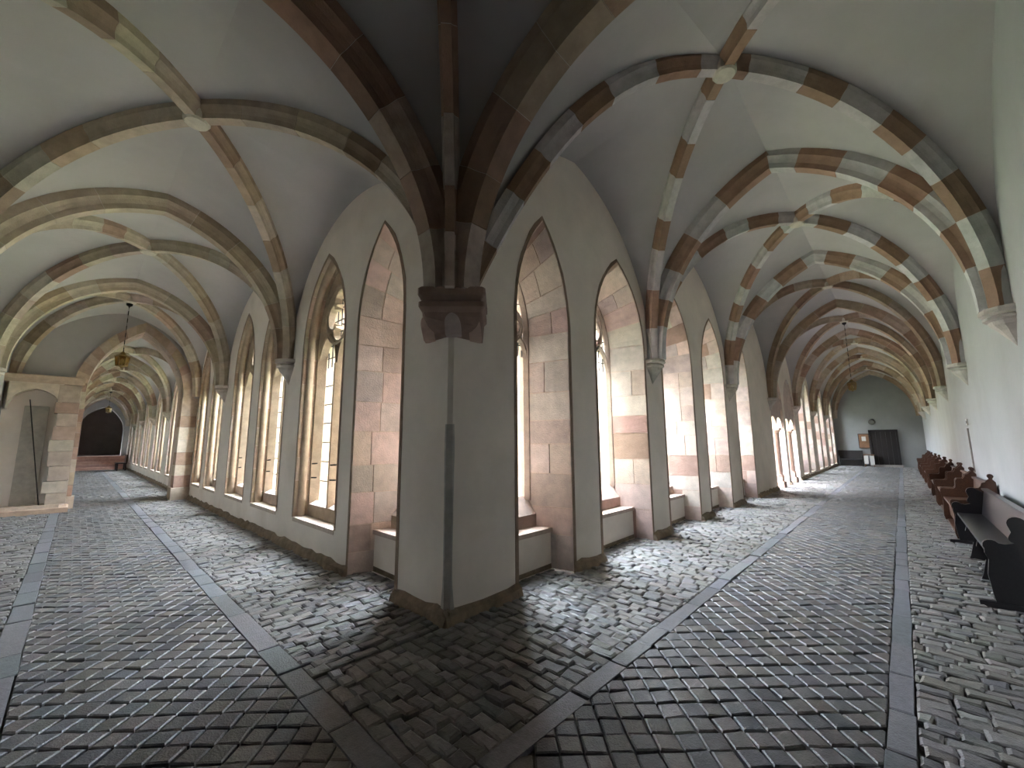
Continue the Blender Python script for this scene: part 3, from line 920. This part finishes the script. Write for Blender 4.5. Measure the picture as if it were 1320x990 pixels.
def area(p): return abs(sum(p[i][0]*p[(i+1)%len(p)][1]-p[(i+1)%len(p)][0]*p[i][1] for i in range(len(p))))/2
def rect_clip(poly, r):
    for ax,val,g in ((0,r[0],True),(0,r[1],False),(1,r[2],True),(1,r[3],False)):
        poly = clip(poly,ax,val,g)
        if len(poly) < 3: return []
    return poly
# diagonal setts in the middle band
def sett_field(r, pitch=.132):
    q = math.sqrt(.5); x0,x1,y0,y1 = r
    us = [(x*q+y*q) for x in (x0,x1) for y in (y0,y1)]; vs = [(x*q-y*q) for x in (x0,x1) for y in (y0,y1)]
    for i in range(int(min(us)/pitch)-1, int(max(us)/pitch)+2):
        for j in range(int(min(vs)/pitch)-1, int(max(vs)/pitch)+2):
            cu_,cv_ = (i+.5)*pitch, (j+.5)*pitch
            cx,cy = (cu_+cv_)*q, (cu_-cv_)*q
            if not (x0-.1 < cx < x1+.1 and y0-.1 < cy < y1+.1): continue
            h = pitch/2-.0045
            jj = lambda: random.uniform(-.006,.006)
            P = [(cu_-h+jj(),cv_-h+jj()),(cu_+h+jj(),cv_-h+jj()),(cu_+h+jj(),cv_+h+jj()),(cu_-h+jj(),cv_+h+jj())]
            P = [((a+b)*q,(a-b)*q) for a,b in P]
            P = rect_clip(P, r)
            if len(P) >= 3 and area(P) > .0015: stones['sett'].append((P, random.uniform(-.005,.003), .009, (random.uniform(-.045,.045),random.uniform(-.045,.045))))
mA, mB_ = -1.54, -2.91      # right arm strips
lA, lB = -1.32, -2.57       # left arm strips
sett_field((lB, 31.8, mB_, mA)); sett_field((lB, lA, mA, 34.6))
def cobble_field(r, along):
    """courses of oblong cobbles; long axis across the walk. along = 0: courses follow x, 1: follow y"""
    x0,x1,y0,y1 = r
    a0,a1,b0,b1 = (x0,x1,y0,y1) if along == 0 else (y0,y1,x0,x1)
    a = a0
    while a < a1-.05:
        w = random.uniform(.078,.118)
        b = b0-random.uniform(0,.12)
        while b < b1-.02:
            l = random.uniform(.11,.23)
            e = .003
            jj = lambda: random.uniform(-.009,.009)
            wob = .02*math.sin(b*5+a*1.3)
            P = [(a+e+jj()+wob,b+e+jj()),(a+e+jj()*.6+wob,b+l*.5),(a+e+jj()+wob,b+l-e+jj()),(a+w-e+jj()+wob,b+l-e+jj()),(a+w-e+jj()*.6+wob,b+l*.5),(a+w-e+jj()+wob,b+e+jj())]
            if along == 1: P = [(v,u) for u,v in P][::-1]
            P = rect_clip(P, r)
            if len(P) >= 3 and area(P) > .002: stones['cobblestone'].append((P, random.uniform(-.010,.009), .013, (random.uniform(-.08,.08),random.uniform(-.08,.08))))
            b += l
        a += w
cobble_field((-1.16,31.8,-1.40,-.03), 0)
cobble_field((-1.16,-.03,0,34.6), 1)
cobble_field((-WL,31.8,-WR+.02,-3.04), 0)
cobble_field((-WL+.02,-2.73,-3.04,11.7), 1)
cobble_field((LX,lB,12.5,34.6), 1)
for w in WIN_R[:5]: cobble_field((w[0]+.02,w[1]-.02,-.03,.29), 0)
cobble_field((-.03,.29,WIN_L[0][0]+.02,WIN_L[0][1]-.02), 1)
for a in ARC_R: cobble_field((a[0]+.05,a[1]-.05,-.03,.6), 0)
def strip(x0,x1,y0,y1,along):
    a,b = (x0,x1) if along == 0 else (y0,y1)
    while a < b-.05:
        l = min(random.uniform(.35,.95), b-a)
        e = .005; j = lambda: random.uniform(-.008,.008)
        if along == 0: P = [(a+e,y0+e+j()),(a+l-e,y0+e+j()),(a+l-e,y1-e+j()),(a+e,y1-e+j())]
        else: P = [(x0+e+j(),a+e),(x1-e+j(),a+e),(x1-e+j(),a+l-e),(x0+e+j(),a+l-e)]
        stones['border_slab'].append((P, random.uniform(-.006,.004), .008, (random.uniform(-.02,.02),random.uniform(-.02,.02))))
        a += l
strip(lA,31.8,mA,mA+.14,0); strip(lA,lA+.16,mA+.14,34.6,1)
strip(-2.73,31.8,-3.04,mB_,0); strip(-2.73,lB,mB_,12.4,1)
for name,lst in stones.items():
    pal = {'sett':SETT,'cobblestone':COB,'border_slab':SLAB}[name]
    scored = []
    for st_ in lst:
        P = st_[0]; cx = sum(p[0] for p in P)/len(P); cy = sum(p[1] for p in P)/len(P)
        pr = project((cx,cy,0))
        vis = 0
        if pr and -20 < pr[0] < 1340 and 400 < pr[1] < 1000 and not (cx > .3 and cy > .3):
            vis = area(P)/(pr[2]**3)
        scored.append((vis, st_))
    scored.sort(key=lambda t: -t[0])
    rest = MB()
    for i,(v,(P,dz,bev,tl)) in enumerate(scored):
        col = jit(random.choice(pal), .16)
        if i < 300 and v > 0:
            MB().prism(P, -.035, dz, col, 0, bev, tl).build(name, 'floor_stone', floor, center=True)
        else:
            rest.prism(P, -.035, dz, col, 0, bev, tl)
    if rest.v:
        ro = rest.build(name+'_field', 'floor_stone', floor); ro['kind'] = 'stuff'

# ------------------------------------------------------------------ pews
def copy_tree(o, parent=None):
    c = o.copy(); COL.objects.link(c); c.parent = parent
    for ch in list(o.children): copy_tree(ch, c)
    return c
def scroll(cx, cz, r, a0, a1, n=7):
    return [(cx+r*math.cos(lerp(a0,a1,i/n)), cz+r*math.sin(lerp(a0,a1,i/n))) for i in range(n+1)]
def black_pew():
    L = 3.46
    root = empty('church_pew', (3.80,-3.62,0))
    tag(root, 'long glossy black pew with scrolled ends, closest to the camera', 'pew', 'pews along the white wall')
    # local: x along the length, y<0 towards the wall
    prof = [(-.03,.03),(-.015,.12),(.0,.30),(-.02,.44),(.0,.50)] + scroll(-.05,.575,.058,-.6,2.6) + [(-.14,.60),(-.19,.615)] + \
           scroll(-.205,.66,.04,-1.4,.6,4)[::1] + [(-.19,.72)] + scroll(-.235,.80,.065,-.3,2.4) + [(-.345,.80),(-.375,.60),(-.36,.35),(-.38,.03)]
    for x in (0, L-.045):
        MB().extrude(prof, lambda a,b,d: (d,a,b), x, x+.045).build('end_panel', 'black_wood', root)
        MB().box(x-.008,x+.053,-.44,.085,0,.05,bev=.01).build('foot', 'black_wood', root)
    MB().box(.045,L-.045,-.36,-.04,.44,.47,bev=.008).build('seat', 'black_wood', root)
    b = MB(); b.extrude([(-.30,.47),(-.325,.47),(-.385,.84),(-.36,.84)], lambda a,z,d: (d,a,z), .045, L-.045); b.build('backrest', 'black_wood', root)
    MB().box(.045,L-.045,-.40,-.335,.835,.865,bev=.01).build('top_rail', 'black_wood', root)
    MB().box(.045,L-.045,-.10,-.075,.36,.44).build('apron', 'black_wood', root)
    for x in (L*.33,L*.66):
        m_ = MB(); m_.extrude([(-.05,.44),(-.03,.36),(-.09,.22),(-.05,.05),(-.03,0),(-.34,0),(-.30,.44)], lambda a,z,d: (d,a,z), x, x+.04); m_.build('support_bracket', 'black_wood', root)
    return root
black_pew()
def brown_pew():
    L = 2.28
    root = empty('church_pew', (7.5,-3.62,0))
    prof = [(-.02,.02),(.0,.10),(-.02,.40),(.005,.55)] + scroll(-.035,.60,.04,-.3,1.8,5) + [(-.10,.635),(-.19,.64),(-.215,.67),(-.225,.80),(-.25,.835),(-.33,.84),(-.355,.87),(-.37,.92),(-.41,.935),(-.435,.97),(-.455,.985)] + \
           scroll(-.475,1.03,.036,-.9,PI+.9,8) + [(-.495,.98),(-.525,.94),(-.525,.02)]
    for x in (0, L-.05):
        e = MB(); e.extrude(prof, lambda a,b,d: (d,a,b), x, x+.05); ep = e.build('end_panel', 'brown_wood', root)
    MB().box(.05,L-.05,-.47,-.03,.44,.475,bev=.008).build('seat', 'brown_wood', root)
    b = MB(); b.extrude([(-.44,.475),(-.465,.475),(-.505,.86),(-.48,.86)], lambda a,z,d: (d,a,z), .05, L-.05); b.build('backrest', 'brown_wood', root)
    MB().box(.05,L-.05,-.52,-.455,.855,.89,bev=.008).build('top_rail', 'brown_wood', root)
    MB().box(.05,L-.05,-.12,-.09,.12,.44).build('front_board', 'brown_wood', root)
    MB().box(.02,L-.02,-.49,-.04,.0,.04).build('floor_rail', 'brown_wood', root)
    return root
proto = brown_pew()
starts = [7.5, 9.95, 12.35, 14.8, 17.2, 19.6, 22.0, 24.4, 26.8]
for i,x in enumerate(starts):
    o = proto if i == 0 else copy_tree(proto)
    o.location = (x, -3.62+random.uniform(-.015,.015), 0)
    o.rotation_euler = (0,0,random.uniform(-.008,.008))
    tag(o, '%s brown wooden pew with finialled ends, counted from the black pew' % ORD[i], 'pew', 'pews along the white wall')
# dark bench against the far end wall
eb_ = empty('end_bench', (31.40,-.68,0))
tag(eb_, 'dark wooden bench with high back before the far end wall', 'bench')
MB().box(-.05,.38,-.62,.62,.40,.45,bev=.01).build('seat','door_wood',eb_)
MB().box(.34,.40,-.62,.62,.45,.98,bev=.01).build('backrest','door_wood',eb_)
for y in (-.6,.54):
    MB().box(-.03,.40,y,y+.06,0,.62,bev=.008).build('leg','door_wood',eb_)
# bench at the far end of the left arm
eb2 = empty('dark_bench', (-.40,33.2,0)); tag(eb2, 'small black bench by the window wall before the steps', 'bench')
MB().box(-.25,.25,-.7,.7,.42,.48,bev=.01).build('seat','black_wood',eb2)
MB().box(.19,.25,-.7,.7,.48,.98,bev=.01).build('backrest','black_wood',eb2)
for x in (-.22,.16):
    for y in (-.66,.58):
        MB().box(x,x+.07,y,y+.07,0,.42).build('leg','black_wood',eb2)

# ------------------------------------------------------------------ far end furnishings
dr = empty('door_1', (31.83,-2.35,0)); tag(dr, 'dark brown plank door in the white end wall', 'door', kind='structure')
for i in range(5):
    w_ = 1.16/5
    MB().box(-.05,0,-.58+w_*i+.004,-.58+w_*(i+1)-.004,.12,2.12,bev=.006).build('plank','door_wood',dr)
f_ = MB(); f_.box(-.08,.02,-.68,-.58,.0,2.24); f_.box(-.08,.02,.58,.68,.0,2.24); f_.box(-.08,.02,-.68,.68,2.12,2.26); f_.build('door_frame','door_wood',dr)
h_ = MB(); h_.tube([(-.10,-.46,1.08),(-.10,-.34,1.08)],.012,6); h_.build('handle','iron',dr)
MB().box(-.35,.0,-.75,.75,0,.12,(.3,.27,.25),bev=.01).build('threshold_step','stone',dr)
bd = empty('notice_board', (31.82,-1.42,1.15)); tag(bd, 'brown notice board hanging beside the dark door', 'notice board')
MB().box(-.03,0,-.24,.24,0,.85,bev=.006).build('panel','board_wood',bd)
f_ = MB(); f_.box(-.045,0,-.27,-.24,-.03,.88); f_.box(-.045,0,.24,.27,-.03,.88); f_.box(-.045,0,-.24,.24,.85,.88); f_.box(-.045,0,-.24,.24,-.03,0); f_.build('frame','door_wood',bd)
MB().box(-.035,-.03,-.10,.10,.42,.70).build('paper_sheet','paper',bd)
ls = empty('leaflet_stand', (31.55,-1.58,0)); tag(ls, 'leaflet stand with pale papers under the notice board', 'stand')
MB().box(-.18,.18,-.26,.26,.70,.74,bev=.006).build('top','board_wood',ls)
for x in (-.15,.11):
    for y in (-.23,.19): MB().box(x,x+.04,y,y+.04,0,.70).build('leg','board_wood',ls)
MB().box(-.21,-.185,-.24,-.04,.10,.66).build('paper_sheet','paper',ls)
MB().box(-.21,-.185,.04,.24,.16,.66).build('paper_sheet','paper',ls)
vt = MB(); vt.xf = lambda p: (31.84-p[2], -1.9+p[0], 2.75+p[1]); vt.lathe([(.16,0),(.17,.03),(.12,.05),(.02,.05)],0,0,16,col=(.10,.10,.09))
tag(vt.build('wall_roundel','stone',center=True), 'small dark round boss high on the far end wall', 'roundel')
# signs on the white outer wall
sg = MB(); sg.box(10.10,10.30,-WR,-WR+.015,1.90,2.03,bev=.004)
so = sg.build('wall_sign','paper',center=True); tag(so, 'small white sign on the wall behind the pews', 'sign')
MB().box(10.15,10.24,-WR+.015,-WR+.018,1.94,1.99).build('sign_print','iron',so,center=True)
cd_ = MB(); cd_.box(10.15,10.21,-WR,-WR+.025,.95,1.84,(.30,.27,.25),bev=.006)
tag(cd_.build('cable_duct','stone',center=True), 'narrow grey vertical strip on the wall below the small sign', 'cable duct')

# ------------------------------------------------------------------ hanging lanterns
def lantern(x, y, ztop, z, label):
    root = empty('hanging_lantern', (x,y,z)); tag(root, label, 'lantern', 'hanging lanterns')
    k = 1.0
    MB().lathe([(.02,.36),(.05,.33),(.06,.30)],0,0,10).build('cap_knob','brass',root)
    MB().lathe([(.04,.31),(.14,.25),(.16,.24),(.14,.225)],0,0,6).build('roof_cap','brass',root)
    MB().lathe([(.135,.23),(.105,.0)],0,0,6).build('glass_body','amber_glass',root)
    for i in range(6):
        a = i*PI/3
        MB().tube([(.137*math.cos(a),.137*math.sin(a),.235),(.107*math.cos(a),.107*math.sin(a),.0)],.010,6).build('corner_bar','brass',root)
    MB().lathe([(.115,.015),(.11,-.01),(.03,-.03),(.012,-.06)],0,0,6).build('base_ring','brass',root)
    MB().lathe([(.0,.02),(.035,.06),(.045,.11),(.03,.16),(.02,.18)],0,0,10,smooth=True).build('bulb','paper',root)
    c = MB(); n = max(4,int((ztop-z-.36)/.09))
    for i in range(n):
        za = lerp(.36,ztop-z,i/n); zb_ = lerp(.36,ztop-z,(i+1)/n)
        if i % 2 == 0: c.box(-.009,.009,-.003,.003,za,zb_+.012)
        else: c.box(-.003,.003,-.009,.009,za,zb_+.012)
    c.build('chain','iron',root)
    MB().lathe([(.02,ztop-z-.06),(.06,ztop-z-.03),(.065,ztop-z+.02)],0,0,10).build('ceiling_rose','iron',root)
lantern(BAY*3.5, -WR/2, HR_B-.26, 3.35, 'brass lantern on a long chain in the walk with pews')
lantern(-WL/2, 10.8, HL_B-.26, 3.55, 'brass lantern on a chain before the sandstone cross arch')
lantern(LX/2, 29.5, 4.6, 3.45, 'small lantern far off, near the dark doorway')
